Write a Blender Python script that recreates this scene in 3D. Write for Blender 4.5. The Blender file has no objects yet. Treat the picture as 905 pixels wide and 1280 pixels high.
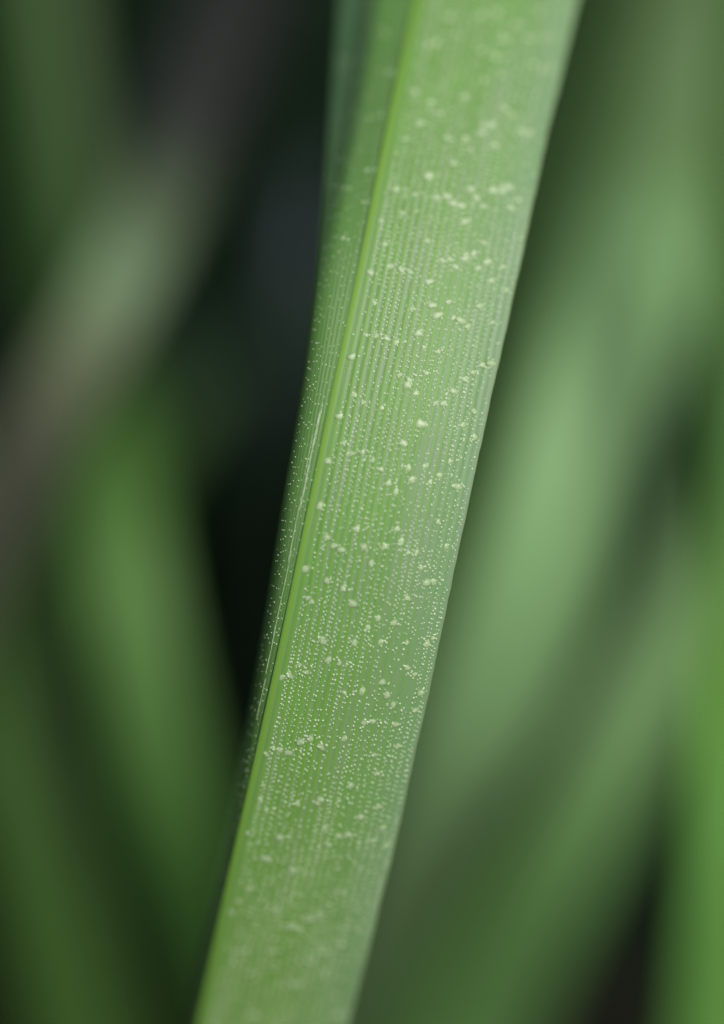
import bpy, bmesh, math, random
from mathutils import Vector, Matrix, noise
random.seed(7)
R = math.radians
sc = bpy.context.scene
C = sc.collection

# ------------------------------------------------------------------ camera
CAM_H, PITCH, LENS, FOCUS = 0.42, R(35), 100.0, 0.2505
cam_d = bpy.data.cameras.new('camera'); cam = bpy.data.objects.new('camera', cam_d); C.objects.link(cam)
cam.location = (0, 0, CAM_H); cam.rotation_euler = (R(90) - PITCH, 0, 0)
cam_d.sensor_width = 36; cam_d.sensor_fit = 'AUTO'; cam_d.lens = LENS
cam_d.clip_start = 0.01; cam_d.clip_end = 200
cam_d.dof.use_dof = True; cam_d.dof.focus_distance = FOCUS; cam_d.dof.aperture_fstop = 3.3
sc.camera = cam
# ------------------------------------------------------------------ sky, sun, exposure
SUN_EL, SUN_AZ = R(56), R(147)          # azimuth from +Y clockwise: behind the camera, to the right
w = bpy.data.worlds.new('World'); sc.world = w; w.use_nodes = True
nt = w.node_tree; bg = nt.nodes['Background']
sky = nt.nodes.new('ShaderNodeTexSky'); sky.sky_type = 'NISHITA'; sky.sun_disc = False
sky.sun_elevation = SUN_EL; sky.sun_rotation = SUN_AZ
sky.air_density = 1.0; sky.dust_density = 4.0; sky.ozone_density = 0.6
nt.links.new(sky.outputs[0], bg.inputs[0]); bg.inputs[1].default_value = 0.05
sd = bpy.data.lights.new('sun', 'SUN'); sd.energy = 2.5; sd.angle = R(22); sd.color = (1.0, 0.97, 0.92)
sun = bpy.data.objects.new('sun', sd); C.objects.link(sun)
to_sun = Vector((math.sin(SUN_AZ) * math.cos(SUN_EL), math.cos(SUN_AZ) * math.cos(SUN_EL), math.sin(SUN_EL)))
sun.rotation_euler = to_sun.to_track_quat('Z', 'Y').to_euler(); sun.location = to_sun * 3
sc.view_settings.view_transform = 'Standard'; sc.view_settings.look = 'None'
sc.view_settings.exposure = 0.42; sc.view_settings.gamma = 1.0
cy = sc.cycles
cy.use_denoising = True; cy.use_adaptive_sampling = False
cy.max_bounces = 8; cy.transmission_bounces = 6; cy.diffuse_bounces = 4

# ------------------------------------------------------------------ helpers
FW = Vector((0, math.cos(PITCH), -math.sin(PITCH))); UP = Vector((0, math.sin(PITCH), math.cos(PITCH)))
RT = Vector((1, 0, 0)); CP = Vector((0, 0, CAM_H)); S = 0.36 * 100 / LENS / 1280 * 1.0
def at(px, py, d):
    """a place in the world, laid out from a sketch: across, down (1/1280 of the frame height) and distance in metres"""
    return CP + FW * d + RT * ((px - 452.5) * S * d) + UP * ((640 - py) * S * d)
def lerp_tab(tab, y, s0=None, s1=None):
    if y <= tab[0][0]:
        s = (tab[1][1] - tab[0][1]) / (tab[1][0] - tab[0][0]) if s0 is None else s0
        return tab[0][1] + s * (y - tab[0][0])
    if y >= tab[-1][0]:
        s = (tab[-1][1] - tab[-2][1]) / (tab[-1][0] - tab[-2][0]) if s1 is None else s1
        return tab[-1][1] + s * (y - tab[-1][0])
    for i in range(len(tab) - 1):
        if y <= tab[i + 1][0]:
            y1, y2 = tab[i][0], tab[i + 1][0]; v1, v2 = tab[i][1], tab[i + 1][1]
            h = y2 - y1; t = (y - y1) / h
            m1 = (v2 - tab[i - 1][1]) / (y2 - tab[i - 1][0]) if i > 0 else (v2 - v1) / h
            m2 = (tab[i + 2][1] - v1) / (tab[i + 2][0] - y1) if i + 2 < len(tab) else (v2 - v1) / h
            return ((2*t**3 - 3*t*t + 1) * v1 + (t**3 - 2*t*t + t) * h * m1
                    + (-2*t**3 + 3*t*t) * v2 + (t**3 - t*t) * h * m2)
def smooth(a, b, x):
    t = min(1, max(0, (x - a) / (b - a))); return t * t * (3 - 2 * t)
def obj(name, me, mat, parent=None):
    o = bpy.data.objects.new(name, me); C.objects.link(o)
    if mat is not None and not me.materials: me.materials.append(mat)
    if parent is not None: o.parent = parent
    return o
def mesh(name, vs, fs, uvs=None, smooth_=True):
    me = bpy.data.meshes.new(name); me.from_pydata(vs, [], fs)
    if uvs is not None:
        lay = me.uv_layers.new(name='UVMap')
        li = [0] * len(me.loops); me.loops.foreach_get('vertex_index', li)
        flat = []
        for v in li: flat.extend(uvs[v])
        lay.data.foreach_set('uv', flat)
    if smooth_: me.polygons.foreach_set('use_smooth', [True] * len(me.polygons))
    me.update(); return me
def tag(o, label=None, cat=None, group=None, kind=None):
    for k, v in (('label', label), ('category', cat), ('group', group), ('kind', kind)):
        if v: o[k] = v
    return o

class NT:
    def __init__(s, name):
        s.m = bpy.data.materials.new(name); s.m.use_nodes = True; s.t = s.m.node_tree
        s.p = s.t.nodes['Principled BSDF']; s.out = s.t.nodes['Material Output']
    def n(s, typ, **kw):
        nd = s.t.nodes.new(typ)
        for k, v in kw.items(): setattr(nd, k, v)
        return nd
    def put(s, sock, v):
        if hasattr(v, 'links'): s.t.links.new(v, sock)
        else: sock.default_value = v
    def math(s, op, a, b=0.0, c=0.0):
        nd = s.n('ShaderNodeMath', operation=op)
        s.put(nd.inputs[0], a); s.put(nd.inputs[1], b); s.put(nd.inputs[2], c); return nd.outputs[0]
    def mix(s, f, a, b):
        nd = s.n('ShaderNodeMix', data_type='RGBA'); s.put(nd.inputs[0], f)
        s.put(nd.inputs[6], a if hasattr(a, 'links') else (*a, 1)); s.put(nd.inputs[7], b if hasattr(b, 'links') else (*b, 1))
        return nd.outputs[2]
    def ramp(s, f, stops, interp='LINEAR'):
        nd = s.n('ShaderNodeValToRGB'); cr = nd.color_ramp; cr.interpolation = interp
        while len(cr.elements) < len(stops): cr.elements.new(0.5)
        for e, (p, c) in zip(cr.elements, stops):
            e.position = p; e.color = (*c, 1) if len(c) == 3 else c
        s.put(nd.inputs[0], f); return nd.outputs[0]
    def noise(s, vec, scale, detail=3, rough=0.5, mapscale=None):
        if mapscale is not None:
            mp = s.n('ShaderNodeMapping'); s.put(mp.inputs[0], vec); mp.inputs[3].default_value = mapscale; vec = mp.outputs[0]
        nd = s.n('ShaderNodeTexNoise'); s.put(nd.inputs['Vector'], vec)
        nd.inputs['Scale'].default_value = scale; nd.inputs['Detail'].default_value = detail; nd.inputs['Roughness'].default_value = rough
        return nd.outputs[0]
    def leafy(s, col, transl=0.25, tcol=None, rough=0.45, spec=0.4):
        s.put(s.p.inputs['Base Color'], col); s.p.inputs['Roughness'].default_value = rough
        s.p.inputs['Specular IOR Level'].default_value = spec
        tr = s.n('ShaderNodeBsdfTranslucent'); s.put(tr.inputs[0], tcol if tcol is not None else col)
        mx = s.n('ShaderNodeMixShader'); mx.inputs[0].default_value = transl
        s.t.links.new(s.p.outputs[0], mx.inputs[1]); s.t.links.new(tr.outputs[0], mx.inputs[2])
        s.t.links.new(mx.outputs[0], s.out.inputs[0]); return s.m

# ------------------------------------------------------------------ materials
VEINS = 20
def lamina_material():
    k = NT('lamina'); uv = k.n('ShaderNodeUVMap'); uv.uv_map = 'UVMap'
    sp = k.n('ShaderNodeSeparateXYZ'); k.put(sp.inputs[0], uv.outputs[0]); u, v = sp.outputs[0], sp.outputs[1]
    # vein stripes: bright yellow-green threads between greyer waxy bands
    wob = k.math('MULTIPLY', k.math('SUBTRACT', k.noise(uv.outputs[0], 1.0, 2, .5, (3, 0.6, 1)), 0.5), 0.012)
    uu = k.math('ADD', u, wob)
    fr = k.math('FRACT', k.math('MULTIPLY', uu, VEINS))
    tri = k.math('MULTIPLY', k.math('ABSOLUTE', k.math('SUBTRACT', fr, 0.5)), 2.0)      # 1 at the vein
    vein = k.ramp(tri, [(0.0, (0, 0, 0)), (0.62, (0, 0, 0)), (0.9, (1, 1, 1)), (1.0, (1, 1, 1))])
    strength = k.noise(uv.outputs[0], 1.0, 3, .6, (9, 0.5, 1))
    veinf = k.math('MULTIPLY', vein, k.math('MULTIPLY_ADD', strength, 1.6, 0.05))
    band = k.noise(uv.outputs[0], 1.0, 4, .65, (13, 0.25, 1))
    base = k.ramp(band, [(0.30, (0.128, 0.288, 0.062)), (0.46, (0.165, 0.320, 0.100)), (0.60, (0.215, 0.330, 0.170)), (0.76, (0.245, 0.335, 0.235))])
    fine = k.noise(uv.outputs[0], 1.0, 3, .6, (140, 8, 1))
    base = k.mix(k.math('MULTIPLY', fine, 0.5), base, k.mix(0.5, base, (0.10, 0.24, 0.03)))
    cloud = k.noise(uv.outputs[0], 1.0, 3, .5, (2.5, 0.9, 1))
    base = k.mix(k.ramp(cloud, [(0.42, (0, 0, 0)), (0.7, (.55, .55, .55))]), base, (0.145, 0.35, 0.06))
    col = k.mix(k.math('MULTIPLY', veinf, 1.0), base, (0.140, 0.360, 0.024))
    col = k.mix(k.ramp(k.math('MULTIPLY', v, .07), [(0.52, (0, 0, 0)), (0.88, (.6, .6, .6))]), col, (0.215, 0.40, 0.095))     # paler, yellower towards the base
    # greyish sky sheen painted into the colour towards the margin
    col = k.mix(k.ramp(u, [(0.45, (0, 0, 0)), (0.75, (.17, .17, .17)), (1.0, (.5, .5, .5))]), col, (0.21, 0.34, 0.225))
    # the other half turns from the sun: its shade painted as deeper green
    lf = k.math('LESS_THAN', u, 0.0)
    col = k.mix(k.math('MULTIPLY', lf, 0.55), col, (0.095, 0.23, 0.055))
    strip_shade = k.math('MULTIPLY', k.ramp(k.math('MULTIPLY', u, -1.0), [(0.5, (0, 0, 0)), (0.72, (.65, .65, .65))]), k.ramp(k.math('MULTIPLY', v, .1), [(0.15, (1, 1, 1)), (0.42, (0, 0, 0))]))
    col = k.mix(strip_shade, col, (0.065, 0.145, 0.085))     # shade and sky reflection painted as dark teal on its outer strip
    bp = k.n('ShaderNodeBump'); bp.inputs['Strength'].default_value = 0.35; bp.inputs['Distance'].default_value = 0.0001
    k.put(bp.inputs['Height'], k.noise(uv.outputs[0], 1.0, 3, .6, (160, 40, 1))); k.t.links.new(bp.outputs[0], k.p.inputs['Normal'])
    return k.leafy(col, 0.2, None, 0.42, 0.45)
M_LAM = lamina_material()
def simple_leaf(name, col, col2, transl=0.25, rough=0.5, spec=0.35, scale=(8, 1.2, 1)):
    k = NT(name); uv = k.n('ShaderNodeUVMap'); uv.uv_map = 'UVMap'
    f = k.noise(uv.outputs[0], 1.0, 4, .6, scale)
    c = k.ramp(f, [(0.3, col), (0.7, col2)])
    return k.leafy(c, transl, None, rough, spec)
def midrib_material():
    k = NT('midrib'); uv = k.n('ShaderNodeUVMap'); uv.uv_map = 'UVMap'
    sp = k.n('ShaderNodeSeparateXYZ'); k.put(sp.inputs[0], uv.outputs[0])
    e = k.math('ABSOLUTE', sp.outputs[0])
    nz = k.noise(uv.outputs[0], 1.0, 3, .6, (6, 1.2, 1))
    c = k.mix(nz, (0.160, 0.345, 0.034), (0.200, 0.380, 0.055))
    c = k.mix(k.ramp(k.math('ADD', e, k.math('MULTIPLY', nz, .3)), [(0.25, (0, 0, 0)), (0.95, (1, 1, 1))]), c, (0.15, 0.32, 0.08))
    return k.leafy(c, 0.2, None, 0.45, 0.3)
M_MID = midrib_material()
def wax_material(name, col, rough, spec, transl, foot=None, sss=0.0):
    k = NT(name); tc = k.n('ShaderNodeTexCoord')
    f = k.noise(tc.outputs['Object'], 2500, 3, .6)
    c = k.mix(k.math('MULTIPLY', f, .35), col, tuple(x * .72 for x in col))
    if foot:                                    # the wax thins out to leaf green round its foot
        sp = k.n('ShaderNodeSeparateXYZ'); k.put(sp.inputs[0], tc.outputs['Generated'])
        c = k.mix(k.ramp(sp.outputs[2], [(0.13, (1, 1, 1)), (0.70, (0, 0, 0))]), c, foot)
    return k.leafy(c, transl, None, rough, spec)
M_BUMP = wax_material('pale_wax', (0.49, 0.66, 0.365), 0.38, 0.5, 0.3, (0.19, 0.34, 0.11))
M_DOT = wax_material('papilla_wax', (0.62, 0.78, 0.51), 0.2, 0.7, 0.25)
M_MARG = wax_material('margin_wax', (0.30, 0.43, 0.22), 0.4, 0.4, 0.35)
M_STREAK = wax_material('streak_glint', (0.36, 0.50, 0.28), 0.3, 0.6, 0.2)  # pale colour standing in for the glint along the keel

# ------------------------------------------------------------------ the ground
def ground():
    n = 70; vs = []; fs = []
    def ax(i):                                  # dense in the middle, out to the horizon at the rim
        t = (i / n) * 2 - 1
        return math.copysign(abs(t) * 0.9 + 60 * abs(t) ** 9, t)
    for j in range(n + 1):
        for i in range(n + 1):
            x, y = ax(i), ax(j) + 0.6
            h = 0.0
            if abs(x) < 2 and abs(y) < 3:
                h = noise.fractal(Vector((x * 9, y * 9, 0)), 1.0, 2.0, 4) * 0.018
            vs.append((x, y, h))
    for j in range(n):
        for i in range(n):
            a = j * (n + 1) + i; fs.append((a, a + 1, a + n + 2, a + n + 1))
    k = NT('soil'); tc = k.n('ShaderNodeTexCoord')
    f = k.noise(tc.outputs['Object'], 40, 6, .65)
    k.put(k.p.inputs['Base Color'], k.ramp(f, [(0.3, (0.006, 0.0055, 0.004)), (0.55, (0.018, 0.017, 0.012)), (0.75, (0.036, 0.033, 0.025))]))
    k.p.inputs['Roughness'].default_value = 0.95; k.p.inputs['Specular IOR Level'].default_value = 0.08
    bp = k.n('ShaderNodeBump'); bp.inputs['Distance'].default_value = 0.01
    k.put(bp.inputs['Height'], k.noise(tc.outputs['Object'], 120, 5, .7)); k.t.links.new(bp.outputs[0], k.p.inputs['Normal'])
    o = obj('ground', mesh('ground', vs, fs), k.m); tag(o, 'dark bare soil deep between the leaves', 'ground', kind='structure')
ground()

# ------------------------------------------------------------------ a leaf blade as a closed, folded ribbon along a path
def ribbon(path, widths, facing, fold=0.18, thick=0.0004, nu=8, twist=None):
    """path: points; widths in metres; facing: a direction its face looks towards; fold: depth of the V relative to half width"""
    n = len(path); vs = []; uvs = []; fs = []; run = 0
    for i, p in enumerate(path):
        t = (path[min(i + 1, n - 1)] - path[max(i - 1, 0)]).normalized()
        if i: run += (p - path[i - 1]).length
        f = facing[i] if isinstance(facing, list) else facing
        nn = (f - t * f.dot(t)).normalized(); side = t.cross(nn).normalized()
        if twist:
            q = Matrix.Rotation(twist[i], 3, t); nn = q @ nn; side = q @ side
        hw = widths[i] / 2
        for lay in (0, 1):
            for j in range(nu + 1):
                b = j / nu * 2 - 1
                dz = -hw * fold * (abs(b) ** 1.3) + 0.025 * hw * math.cos(b * 20)
                th = thick * (1 - 0.6 * abs(b))
                vs.append(p + side * (b * hw) + nn * (dz - lay * th)); uvs.append((b, run / 0.02))
    W = nu + 1
    for i in range(n - 1):
        a = i * 2 * W; c = (i + 1) * 2 * W
        for j in range(nu):
            fs.append((a + j, a + j + 1, c + j + 1, c + j))
            fs.append((a + W + j + 1, a + W + j, c + W + j, c + W + j + 1))
        fs.append((a + W, a, c, c + W)); fs.append((a + nu, a + W + nu, c + W + nu, c + nu))
    fs.append(tuple(range(nu, -1, -1)) + tuple(range(W, 2 * W)))
    e = (n - 1) * 2 * W
    fs.append(tuple(range(e, e + W)) + tuple(range(e + 2 * W - 1, e + W - 1, -1)))
    return vs, fs, uvs
def spline(ps, sub):
    """Catmull-Rom through tuples (Vector, width)"""
    out = []
    n = len(ps)
    for i in range(n - 1):
        p0, p1, p2, p3 = ps[max(i - 1, 0)], ps[i], ps[i + 1], ps[min(i + 2, n - 1)]
        for k in range(sub):
            t = k / sub
            def cr(a, b, c, d): return 0.5 * ((2 * b) + (c - a) * t + (2 * a - 5 * b + 4 * c - d) * t * t + (3 * b - a - 3 * c + d) * t ** 3)
            out.append((cr(p0[0], p1[0], p2[0], p3[0]), cr(p0[1], p1[1], p2[1], p3[1])))
    out.append(ps[-1]); return out
def garden_blade(name, label, pts, mat, roll=0.0, tip=0.10, group=None, cat='leaf', fold=0.18, foot=True, by_point=False):
    """pts from top to bottom: (across, down, distance, width across the sketch); grown on to a tip and down to the soil"""
    ps = [(at(x, y, d), wd * S * d) for x, y, d, wd in pts]
    t0 = (ps[0][0] - ps[1][0]).normalized(); t1 = (ps[-1][0] - ps[-2][0]).normalized()
    head = []
    if tip:
        for k in (4, 3, 2, 1):
            q = k / 4
            head.append((ps[0][0] + t0 * tip * q + Vector((0, 0.3, -0.35)) * tip * q * q, max(0.0006, ps[0][1] * (1 - q ** 1.6))))
    tail = []
    if foot:
        p, wd = ps[-1]; L = max(p.z, 0.02) * 1.05
        dest = p + t1 * L * 0.55; dest.z = -0.01
        ctrl = p + t1 * L * 0.5
        for k in range(1, 7):
            q = k / 6
            tail.append(((1-q)**2 * p + 2*q*(1-q) * ctrl + q*q * dest, wd * (1 - 0.25 * q)))
    allp = spline(head + ps + tail, 6)
    path = [a for a, _ in allp]; ws = [max(b, 0.0005) for _, b in allp]
    f = Matrix.Rotation(roll, 3, UP) @ (-FW)
    vs, fs, uvs = ribbon(path, ws, f, fold, 0.0005)
    if by_point: uvs = [(u_, (i // 18) / 6 - 4) for i, (u_, v_) in enumerate(uvs)]
    base = path[-1].copy(); base.z = 0 if foot else base.z
    vs = [v - base for v in vs]
    o = obj(name, mesh(name, vs, fs, uvs), mat); o.location = base
    tag(o, label, cat, group); return o

G_BRIGHT = simple_leaf('leaf_bright_green', (0.15, 0.33, 0.055), (0.19, 0.37, 0.085))
G_PALE = simple_leaf('leaf_pale_green', (0.25, 0.42, 0.13), (0.30, 0.46, 0.18))
G_MID = simple_leaf('leaf_mid_green', (0.10, 0.235, 0.06), (0.13, 0.275, 0.085))
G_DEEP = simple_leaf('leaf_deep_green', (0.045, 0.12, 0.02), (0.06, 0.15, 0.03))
G_DEEP2 = simple_leaf('leaf_dark_green', (0.055, 0.145, 0.024), (0.08, 0.18, 0.036))  # the leaf's own even deep green
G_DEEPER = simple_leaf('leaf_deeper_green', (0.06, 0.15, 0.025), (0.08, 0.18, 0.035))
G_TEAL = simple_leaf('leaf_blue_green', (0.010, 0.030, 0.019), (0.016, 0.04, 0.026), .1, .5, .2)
G_RICH = simple_leaf('leaf_rich_green', (0.10, 0.27, 0.045), (0.13, 0.32, 0.07))
G_BLUE = simple_leaf('leaf_sky_reflection', (0.05, 0.075, 0.085), (0.065, 0.09, 0.10))

def along_leaf(name, stops, n, transl=.25, jit=.04, rough=.5, spec=.3):
    k = NT(name); tc = k.n('ShaderNodeUVMap'); tc.uv_map = 'UVMap'       # v counts the points of the path
    sp = k.n('ShaderNodeSeparateXYZ'); k.put(sp.inputs[0], tc.outputs[0])
    nz = k.noise(tc.outputs[0], 1.0, 3, .6, (2, 1.0, 1))
    v = k.math('ADD', k.math('DIVIDE', sp.outputs[1], n), k.math('MULTIPLY', k.math('SUBTRACT', nz, .5), jit))
    return k.leafy(k.ramp(v, [(p / n, c) for p, c in stops]), transl, None, rough, spec)
G_PALE = along_leaf('leaf_pale_green', [(0, (0.085, 0.16, 0.055)), (1.0, (0.11, 0.21, 0.07)), (1.5, (0.23, 0.43, 0.175)), (2.6, (0.25, 0.46, 0.19)), (4.3, (0.255, 0.46, 0.195)), (5.1, (0.18, 0.31, 0.13)), (6, (0.12, 0.22, 0.09))], 8)  # dim top end: light lost by its tilt, put into the colour
G_RICH = along_leaf('leaf_rich_green', [(0, (0.030, 0.085, 0.010)), (1.7, (0.038, 0.105, 0.012)), (2.5, (0.12, 0.29, 0.05)), (3.2, (0.19, 0.41, 0.10)), (4.1, (0.13, 0.30, 0.068)), (5, (0.08, 0.21, 0.045)), (6, (0.045, 0.11, 0.025))], 8)  # lower end darkened: shade from other leaves put into the colour
G_BLUE = along_leaf('leaf_sky_reflection', [(0, (0.08, 0.115, 0.13)), (2.3, (0.09, 0.125, 0.14)), (3.2, (0.01, 0.025, 0.013))], 8)  # blue-grey upper part is a sky reflection painted on a dark green leaf
G_SIDE = along_leaf('leaf_bright_lower', [(0, (0.075, 0.16, 0.035)), (1.7, (0.055, 0.15, 0.03)), (2.7, (0.12, 0.29, 0.045)), (3.2, (0.20, 0.48, 0.105)), (4, (0.185, 0.45, 0.095))], 8)  # brighter lower end: light on the side turned to it, painted in
def dry_material():
    k = NT('drying_leaf'); tc = k.n('ShaderNodeUVMap'); tc.uv_map = 'UVMap'       # v counts the points of its path
    sp = k.n('ShaderNodeSeparateXYZ'); k.put(sp.inputs[0], tc.outputs[0])
    nz = k.noise(tc.outputs[0], 1.0, 3, .6, (2, 1.0, 1))
    v = k.math('ADD', k.math('DIVIDE', sp.outputs[1], 8.0), k.math('MULTIPLY', k.math('SUBTRACT', nz, .5), 0.04))
    c = k.ramp(v, [(0.0, DRY[0]), (DRY_V[0], DRY[0]), (DRY_V[1], DRY[1]), (DRY_V[2], DRY[2]), (DRY_V[3], DRY[3]), (DRY_V[4], DRY[4])])
    return k.leafy(c, 0.15, None, 0.6, 0.3)
# --- the blurred leaves behind
garden_blade('grass_leaf', 'broad pale green leaf slanting down close behind the sharp leaf on its right',
    [(915, -60, .36, 150), (845, 190, .35, 165), (770, 430, .335, 170), (703, 650, .33, 170), (626, 850, .335, 165), (532, 1050, .35, 130), (430, 1300, .38, 110)], G_PALE, 0.1, 0.1, by_point=True)
garden_blade('grass_leaf', 'deep green leaf between the sharp leaf and the broad pale one',
    [(830, -80, .43, 150), (760, 160, .43, 150), (690, 420, .43, 150), (625, 680, .43, 150), (560, 950, .44, 150), (490, 1300, .46, 150)], G_DEEP2, 0.0, 0.1)
garden_blade('grass_leaf', 'dimmer green leaf slanting across the lower right behind the broad pale one',
    [(930, 640, .38, 110), (845, 810, .375, 115), (750, 980, .37, 120), (675, 1130, .37, 130), (600, 1300, .375, 135)], G_MID, 0.1, 0.14)
garden_blade('grass_leaf', 'bright green upright leaf cut off by the right edge of the photo',
    [(940, -80, .305, 90), (930, 300, .305, 95), (925, 650, .305, 100), (915, 950, .305, 105), (895, 1320, .33, 110)], G_SIDE, 0.0, 0.08, by_point=True)
garden_blade('grass_leaf', 'rich green leaf running down the left side behind the pale drying one',
    [(40, -60, .375, 100), (75, 200, .372, 105), (115, 450, .366, 110), (152, 680, .352, 105), (185, 900, .35, 120), (220, 1100, .36, 140), (250, 1320, .39, 150)], G_RICH, -0.1, 0.1, by_point=True)
garden_blade('grass_leaf', 'deep green leaf in the bottom left corner',
    [(-60, 700, .37, 90), (-5, 900, .37, 110), (45, 1100, .37, 125), (95, 1330, .375, 130)], G_DEEPER, -0.2, 0.1)
garden_blade('grass_leaf', 'short dim green leaf crossing the left edge at mid height',
    [(170, 560, .42, 90), (80, 690, .42, 95), (10, 800, .42, 95), (-60, 920, .42, 90)], G_DEEPER, -0.4, 0.02)
M_DRY = None
DRY = [(0.030, 0.035, 0.031), (0.085, 0.13, 0.062), (0.21, 0.33, 0.17), (0.16, 0.20, 0.105), (0.062, 0.066, 0.044)]
dry_pts = [(340, -100, .35, 116), (265, 80, .345, 122), (190, 265, .34, 104), (130, 390, .338, 94), (75, 490, .338, 94), (5, 620, .34, 104), (-75, 780, .345, 104)]
DRY_V = [0.17, 0.235, 0.325, 0.43, 0.58]
M_DRY = dry_material()
garden_blade('drying_leaf', 'pale leaf drying to grey and brown slanting down the upper left', dry_pts, M_DRY, -0.1, 0.1, by_point=True)
garden_blade('grass_leaf', 'dark green leaf with a blue grey sky reflection painted on as a pale smudge left of the sharp leaf near the top',
    [(402, 245, .43, 36), (392, 290, .43, 52), (388, 340, .43, 52), (384, 400, .43, 36)], G_BLUE, -0.2, 0.006, by_point=True)
garden_blade('grass_leaf', 'dark blue green leaf lying across the gap left of the sharp leaf',
    [(480, 430, .47, 100), (360, 465, .47, 110), (250, 490, .47, 110), (150, 520, .47, 100)], G_TEAL, 0.0, 0.06)

# ------------------------------------------------------------------ the dark undergrowth below (nobody could count it)
def undergrowth():
    rnd = random.Random(3); V = []; F = []; U = []
    for i in range(2600):
        x = rnd.uniform(-0.5, 0.5); y = rnd.uniform(0.42, 1.4)
        L = rnd.uniform(0.10, 0.24); a = rnd.uniform(0, 6.28); lean = rnd.uniform(0.15, 0.8)
        path = []; ws = []
        for k in range(7):
            q = k / 6
            path.append(Vector((x + math.cos(a) * L * lean * q * q, y + math.sin(a) * L * lean * q * q, L * q * (1 - 0.35 * lean * q) - 0.01)))
            ws.append(rnd.uniform(.008, .014) * (1 - 0.9 * q ** 2) if k == 0 else ws[0] * (1 - 0.92 * q ** 2))
        vs, fs, uvs = ribbon(path, ws, Vector((math.cos(a), math.sin(a), .6)), 0.2, 0.0004, 2)
        o = len(V); V += vs; U += [(u0, v0 + i * 7) for u0, v0 in uvs]; F += [tuple(j + o for j in f) for f in fs]
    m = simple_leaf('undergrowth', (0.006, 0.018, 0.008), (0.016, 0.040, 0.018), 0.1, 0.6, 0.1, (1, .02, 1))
    o = obj('undergrowth', mesh('undergrowth', V, F, U), m)
    tag(o, 'dark tangle of grass in the shade below the leaves', 'undergrowth', kind='stuff')
undergrowth()

# ------------------------------------------------------------------ THE LEAF
MX = [(0, 523), (160, 488), (320, 455), (480, 421), (640, 388), (800, 355), (960, 320), (1120, 284), (1280, 250)]
RX = [(0, 722), (160, 685), (320, 651), (480, 616.5), (640, 582), (800, 548.5), (960, 514), (1120, 476), (1280, 434)]
LX = [(0, 427), (160, 413), (320, 398), (480, 379), (640, 352), (800, 327), (960, 299), (1120, 268), (1280, 235)]
DL = [(0, .0030), (300, .0029), (500, .003), (640, .0036), (800, .0052), (960, .0075), (1280, .011)]
def DD(y):
    q = (y - 660) / 600
    q0 = max(-1.15, min(1.1, q))
    return 0.2492 + (0.0112 if q < 0 else 0.0130) * (q0 * q0 + 2 * q0 * (q - q0))
def spans(y):
    mx = lerp_tab(MX, y, -.218, -.2); k = 1.0
    if y < -250: k = max(0.02, 1 - ((-250 - y) / 900) ** 1.6)
    if y > 1280: k = max(0.7, 1 - (y - 1280) / 9000)
    return mx, k
def leaf(y, b):
    mx, k = spans(y)
    # right half faces the camera, left half rolls away behind the keel
    if b >= 0:
        y2 = y + 40 * b
        rx = lerp_tab(RX, y + 40, -.23, -.2) + 1.6 * noise.noise(Vector((y * .012, 3.3, 0))) + .7 * noise.noise(Vector((y * .06, 7.3, 0)))
        px = mx + (rx - mx) * b * k; py = y + 40 * b * k
        d = DD(y) + 0.0012 * b * b * b - 0.0004 * math.sin(b * math.pi)
        br = b * VEINS; w_ = 1 - abs((br % 1) - .5) * 2
        d += 0.000024 * math.cos(br * 2 * math.pi) * (-1) * min(1, b * 15) * min(1, (1 - b) * 20)
    else:
        c = -b; yl = y
        lx = lerp_tab(LX, y, -.09, -.2)
        wl = max(10, mx - lx) * k; dl = max(0.002, lerp_tab(DL, y, 0, 0.00001)) * k
        st = smooth(430, 60, y)                             # the furrow near the far margin, fading out down the leaf
        fur = 35 / 95 * st
        th = c * math.pi / 2
        ex = math.sin(th); ed = .20 * ex + .80 * (1 - math.sqrt(max(0, 1 - ex ** 4)))
        lx_, ld_ = c, 0.75 * c + 0.34 * smooth(0.44, 0.82, c) + 0.55 * max(0, c - 0.66)
        f = st
        px = mx - wl * (ex * (1 - f) + lx_ * f); py = y - 0.2 * wl * (ex * (1 - f) + lx_ * f)
        d = DD(y) + dl * (ed * (1 - f) + ld_ * 2.0 * f)
        br = c * 13
        d += 0.000014 * math.cos(br * 2 * math.pi) * (-1) * min(1, c * 12) * min(1, (1 - c) * 12)
    return at(px, py, d)
def leaf_n(y, b, e=1.0):
    db = 0.012
    t = leaf(y + e, b) - leaf(y - e, b); s_ = leaf(y, min(1, b + db)) - leaf(y, max(-1, b - db))
    n_ = s_.cross(t).normalized()
    if n_.dot(FW) > 0: n_ = -n_
    return n_, t.normalized(), s_.normalized()
def along(y): return y / 100.0
base = leaf(4300, 0); base.z = 0
root = bpy.data.objects.new('leaf_blade', None); C.objects.link(root); root.location = base
tag(root, 'sharp green leaf with pale midrib and tiny whitish bumps running down the middle', 'leaf')
ys = [-1150 + i * 30 for i in range(33)] + [-160 + i * 4 for i in range(396)] + [1424 + i * 60 for i in range(49)]
bs = [-1 + i / 64 for i in range(64)] + [i / (VEINS * 8) for i in range(VEINS * 8 + 1)]
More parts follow.
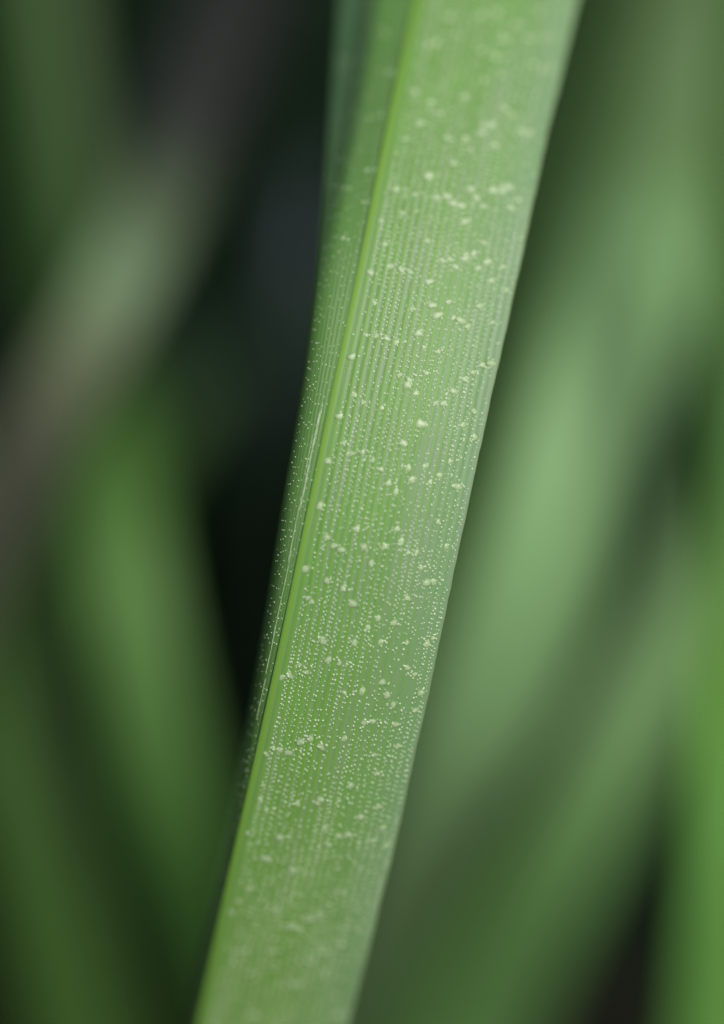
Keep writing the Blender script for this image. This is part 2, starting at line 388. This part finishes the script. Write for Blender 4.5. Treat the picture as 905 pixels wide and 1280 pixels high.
def lamina():
    vs = []; uvs = []; fs = []; W = len(bs); H = len(ys)
    for lay in (0, 1):
        for y in ys:
            for b in bs:
                p = leaf(y, b)
                if lay: p = p + FW * (0.00035 * (1 - 0.75 * abs(b) ** 3))
                vs.append(p - base); uvs.append((b, along(y)))
    o = W * H
    for i in range(H - 1):
        for j in range(W - 1):
            a = i * W + j
            fs.append((a, a + W, a + W + 1, a + 1))
            fs.append((o + a, o + a + 1, o + a + W + 1, o + a + W))
        a = i * W
        fs.append((a, o + a, o + a + W, a + W)); a += W - 1
        fs.append((a, a + W, o + a + W, o + a))
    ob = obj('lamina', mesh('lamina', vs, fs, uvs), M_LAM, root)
lamina()
def strip(name, yy, center_b, half_px, height, mat, seg=8, ragged=0.0, off=0.0):
    """a raised rounded rib lying on the leaf along a line of constant place across it"""
    vs = []; uvs = []; fs = []; W = seg + 1
    for i, y in enumerate(yy):
        b = center_b(y); n_, t, s_ = leaf_n(y, b, 4)
        hw = (half_px(y) if callable(half_px) else half_px) * S * DD(y) * (1 + ragged * (random.random() - .5)) * spans(y)[1]
        h = height * (1 + ragged * (random.random() - .5))
        if name != 'midrib' and (i in (0, len(yy) - 1)): hw *= .15; h *= .2
        for j in range(W):
            q = j / seg * 2 - 1
            cpt = leaf(y, b)
            vs.append(cpt + s_ * (hw * q) + n_ * (h * (math.cos(q * math.pi / 2)) - (0.00006 if abs(q) == 1 else 0) + off) - base); uvs.append((q, along(y)))
        vs.append(cpt - n_ * 0.00015 - base); uvs.append((0, along(y)))
    W += 1
    for i in range(len(yy) - 1):
        for j in range(W):
            a = i * W + j; a2 = i * W + (j + 1) % W
            fs.append((a, a + W, a2 + W, a2))
    return obj(name, mesh(name, vs, fs, uvs), mat, root)
strip('midrib', [y for y in ys if y < 1500 or y % 2 == 0], lambda y: 0.0, lambda y: 6.0 + 2.0 * smooth(500, 0, y), 0.00005, M_MID)
def rim(name, sgn):
    vs = []; fs = []; k = 6
    yy = [y for i, y in enumerate(ys) if i % 2 == 0]
    for y in yy:
        p = leaf(y, sgn); q = leaf(y, sgn * .97); s_ = (p - q).normalized()
        r = 0.00010 * spans(y)[1] if sgn > 0 else 0.00008
        for j in range(k):
            a = 2 * math.pi * j / k
            vs.append(p + FW * 0.00008 + s_ * (math.cos(a) * r) + FW * (math.sin(a) * r) - base)
    for i in range(len(yy) - 1):
        for j in range(k):
            a = i * k + j; a2 = i * k + (j + 1) % k
            fs.append((a, a + k, a2 + k, a2))
    obj(name, mesh(name, vs, fs), M_MARG, root)
rim('margin', 1); rim('margin', -1)
def b_of(dpx):
    def f(y):
        mx, k = spans(y); wl = max(10, mx - lerp_tab(LX, y, -.09, -.2))
        return -(2 / math.pi) * math.asin(min(.98, dpx / wl))
    return f
def streaks():
    rnd = random.Random(5)
    for y0, y1, dp, hw in ((505, 560, 12.0, 1.0), (518, 640, 13.5, 1.5), (545, 600, 16.0, .7), (622, 706, 14.5, .9), (690, 742, 13.0, .7), (735, 800, 13.5, .7), (790, 846, 13.0, .6), (850, 902, 12.0, .5)):
        n_ = int((y1 - y0) / 3)
        strip('glint_streak', [y0 + i * (y1 - y0) / n_ for i in range(n_ + 1)], b_of(dp), hw, 0.00007, M_STREAK, 4, 0.9)  # thin raised strips that draw the keel's glint in pale colour
streaks()

# --- the whitish bumps one can pick out
def dome(seed, lumps, rings=4, seg=10, bell=False):
    rnd = random.Random(seed); vs = []; fs = []
    ph = [rnd.uniform(0, 6.28) for _ in range(4)]
    for i in range(rings):
        r = 1 - i / rings * 0.92
        z = (math.sqrt(max(0, 1 - r * r)) if i else -0.25) if not bell else (math.cos(r * math.pi / 2) ** 1.8 if i else -0.12)
        for j in range(seg):
            a = 2 * math.pi * j / seg
            k = 1 + lumps * (.5 * math.sin(2 * a + ph[0]) + .4 * math.sin(3 * a + ph[1]) + .2 * math.sin(5 * a + ph[2]))
            vs.append((math.cos(a) * r * k + .12 * z * math.cos(ph[3]), math.sin(a) * r * k + .12 * z * math.sin(ph[3]), z * (1 + .3 * lumps * math.sin(3 * a + ph[2] + i))))
    vs.append((.12 * math.cos(ph[3]), .12 * math.sin(ph[3]), 1.0)); top = len(vs) - 1
    for i in range(rings - 1):
        for j in range(seg):
            a = i * seg + j; b = i * seg + (j + 1) % seg
            fs.append((a, b, b + seg, a + seg))
    o = (rings - 1) * seg
    for j in range(seg): fs.append((o + j, o + (j + 1) % seg, top))
    return vs, fs                               # open below, where it grows out of the leaf
BUMPS = [
 (420, 0, [(185,120),(425,65),(380,160),(350,170),(455,130),(545,60),(605,45),(770,40),(635,150),(725,145),(790,145),(820,140),(550,190),(600,215),(740,240),(780,262),(810,255),(560,300),(625,282),(300,345),(360,385),(395,425),(488,365),(640,410),(665,432),(560,470),(590,465),(315,465),(150,435),(200,270),(45,235),(680,95)]),
 (400, 160, [(325,40),(480,35),(550,40),(570,80),(505,130),(610,15),(660,60),(765,10),(795,18),(410,178),(290,230),(360,250),(440,260),(480,255),(510,283),(535,290),(570,228),(590,258),(615,292),(655,230),(685,232),(712,220),(725,300),(752,270),(545,350),(310,320),(230,348),(245,437),(405,425),(550,475),(580,470),(615,430),(90,230),(180,160),(165,280),(90,415)]),
 (380, 320, [(328,38),(365,50),(402,60),(250,62),(475,95),(525,15),(550,10),(575,40),(610,8),(695,20),(660,45),(750,40),(710,92),(265,178),(410,198),(487,185),(548,172),(505,222),(565,232),(595,245),(620,265),(665,188),(710,252),(235,298),(272,300),(310,310),(348,325),(432,290),(180,380),(455,345),(508,360),(360,448),(465,442),(610,465),(640,440),(675,412),(710,405),(400,470),(767,130)]),
 (350, 480, [(280,40),(315,70),(385,90),(225,122),(485,5),(515,35),(660,28),(590,72),(620,75),(733,102),(545,155),(525,150),(692,155),(242,222),(470,225),(270,262),(312,258),(350,285),(380,322),(180,290),(410,375),(437,408),(545,310),(485,318),(500,362),(565,370),(600,345),(640,292),(655,385),(672,388),(735,200),(150,460)]),
 (330, 640, [(235,95),(262,128),(290,143),(350,65),(378,132),(455,130),(500,65),(518,112),(542,155),(575,152),(655,38),(688,130),(405,195),(237,258),(298,288),(155,215),(165,325),(180,338),(332,345),(592,212),(612,268),(635,262),(540,325),(430,402),(490,418),(392,435),(645,478),(220,478)]),
 (280, 800, [(375,5),(492,10),(590,8),(690,10),(765,15),(285,95),(312,122),(245,130),(217,142),(395,75),(435,88),(595,160),(690,105),(718,130),(455,200),(522,192),(615,208),(638,245),(720,265),(530,312),(562,308),(650,318),(290,385),(328,372),(365,402),(455,372),(185,408),(212,415),(240,425),(158,430),(565,435),(660,400),(740,200)]),
 (250, 960, [(570,65),(455,118),(440,130),(522,124),(368,135),(228,118),(250,155),(675,145),(605,185),(470,225),(690,225),(520,255),(558,252),(485,290),(180,245),(300,262),(650,275),(250,343),(350,386),(185,455),(540,470),(700,295),(670,20)]),
 (220, 1120, [(370,52),(540,72),(510,85),(435,115),(465,130),(210,62),(265,205),(365,210),(545,210),(505,248),(620,185),(215,245),(272,292),(560,292),(440,332),(465,330),(685,125),(300,450),(610,450),(235,20)])]
def locate(px, py):
    y = py; b = 0
    for _ in range(6):
        mx, k = spans(y)
        if px >= mx:
            b = (px - mx) / (lerp_tab(RX, y + 40, -.23, -.2) - mx); y = py - 40 * b
        else:
            wl = max(10, mx - lerp_tab(LX, y, -.09, -.2)); q = min(.97, (mx - px) / wl); st = smooth(430, 60, y)
            b = -(q * st + (1 - st) * (2 / math.pi) * math.asin(q)); y = py + 0.2 * wl * q
    return y, max(-.95, min(.96, b))
def seat(y, b, sx, sy, sz, spin):
    n_, t, s_ = leaf_n(y, b, 3)
    s2 = t.cross(n_).normalized(); t2 = n_.cross(s2)
    m = Matrix((s2, t2, n_)).transposed() @ Matrix.Rotation(spin, 3, 'Z')
    p = leaf(y, b)
    return m, p
def bumps():
    rnd = random.Random(11)
    ms = []
    for k in range(6):
        vs, fs = dome(20 + k, 0.27, 5, 12, True)
        sc_ = 0.00050
        me = mesh('bump', [(x * sc_, y_ * sc_ * .8, z * sc_ * .13) for x, y_, z in vs], fs); me.materials.append(M_BUMP); ms.append(me)
    for ox, oy, lst in BUMPS:
        for tx, ty in lst:
            px, py = ox + tx / 3.017, oy + ty / 3.017
            y, b = locate(px, py)
            m, p = seat(y, b, 1, 1, 1, rnd.uniform(-.5, .5))
            o = obj('bump', rnd.choice(ms), None, root)
            z = rnd.uniform(.66, 1.12) * (0.6 if b < 0 else 1.0)
            o.matrix_local = Matrix.Translation(p - base) @ (m.to_4x4()) @ Matrix.Diagonal((z * rnd.uniform(.8, 1.15), z * rnd.uniform(.9, 1.15), z * rnd.uniform(.8, 1.2), 1))
bumps()
# --- the fine papillae in double rows between the veins (thousands)
def papillae():
    rnd = random.Random(17); V = []; F = []
    protos = [dome(40 + k, 0.1, 3, 6) for k in range(3)]
    def put(y, b, r):
        vs, fs = rnd.choice(protos); m, p = seat(y, b, 1, 1, 1, rnd.uniform(0, 6)); o = len(V); q = p - base
        k1, k2 = r * rnd.uniform(.85, 1.2), r * rnd.uniform(.75, 1.05)
        for x, y_, z in vs: V.append(q + m @ Vector((x * k1, y_ * k2, z * r * .8)))
        for f in fs: F.append(tuple(i + o for i in f))
    for s in range(VEINS):
        for row in (.34, .66):
            y = -150 + rnd.uniform(0, 9)
            while y < 1420:
                dens = noise.noise(Vector((s * .35, y * .008, 3.1)))
                y += rnd.uniform(4.8, 7.8) * (1.0 - .3 * dens)
                if rnd.random() < .24 - .9 * dens + (.2 if s < 2 else 0): continue
                b = (s + row + rnd.uniform(-.07, .07)) / VEINS
                if b < .045 or b > .985: continue
                put(y, b, 0.000094 * rnd.uniform(.65, 1.35))
    for s in range(13):
        y = -150.0
        while y < 1420:
            y += rnd.uniform(7, 18)
            if rnd.random() < .35 or (s > 9 and y > 250): continue
            put(y, -(s + .5 + rnd.uniform(-.15, .15)) / 13 * .97 if s else -.04 - rnd.random() * .03, 0.000072 * rnd.uniform(.7, 1.25))
    for ox, oy, lst in BUMPS:                   # the little beads that join the bumps into short rows
        for tx, ty in lst:
            for k in range(rnd.choice((2, 3, 3, 4))):
                y, b = locate(ox + tx / 3.017 + rnd.gauss(0, 8.5), oy + ty / 3.017 + rnd.gauss(0, 2.0))
                if abs(b) > .03: put(y, b, 0.000112 * rnd.uniform(.7, 1.3))
    o = obj('papillae', mesh('papillae', V, F), M_DOT, root); o['kind'] = 'stuff'
    print('papillae', len(F))
papillae()
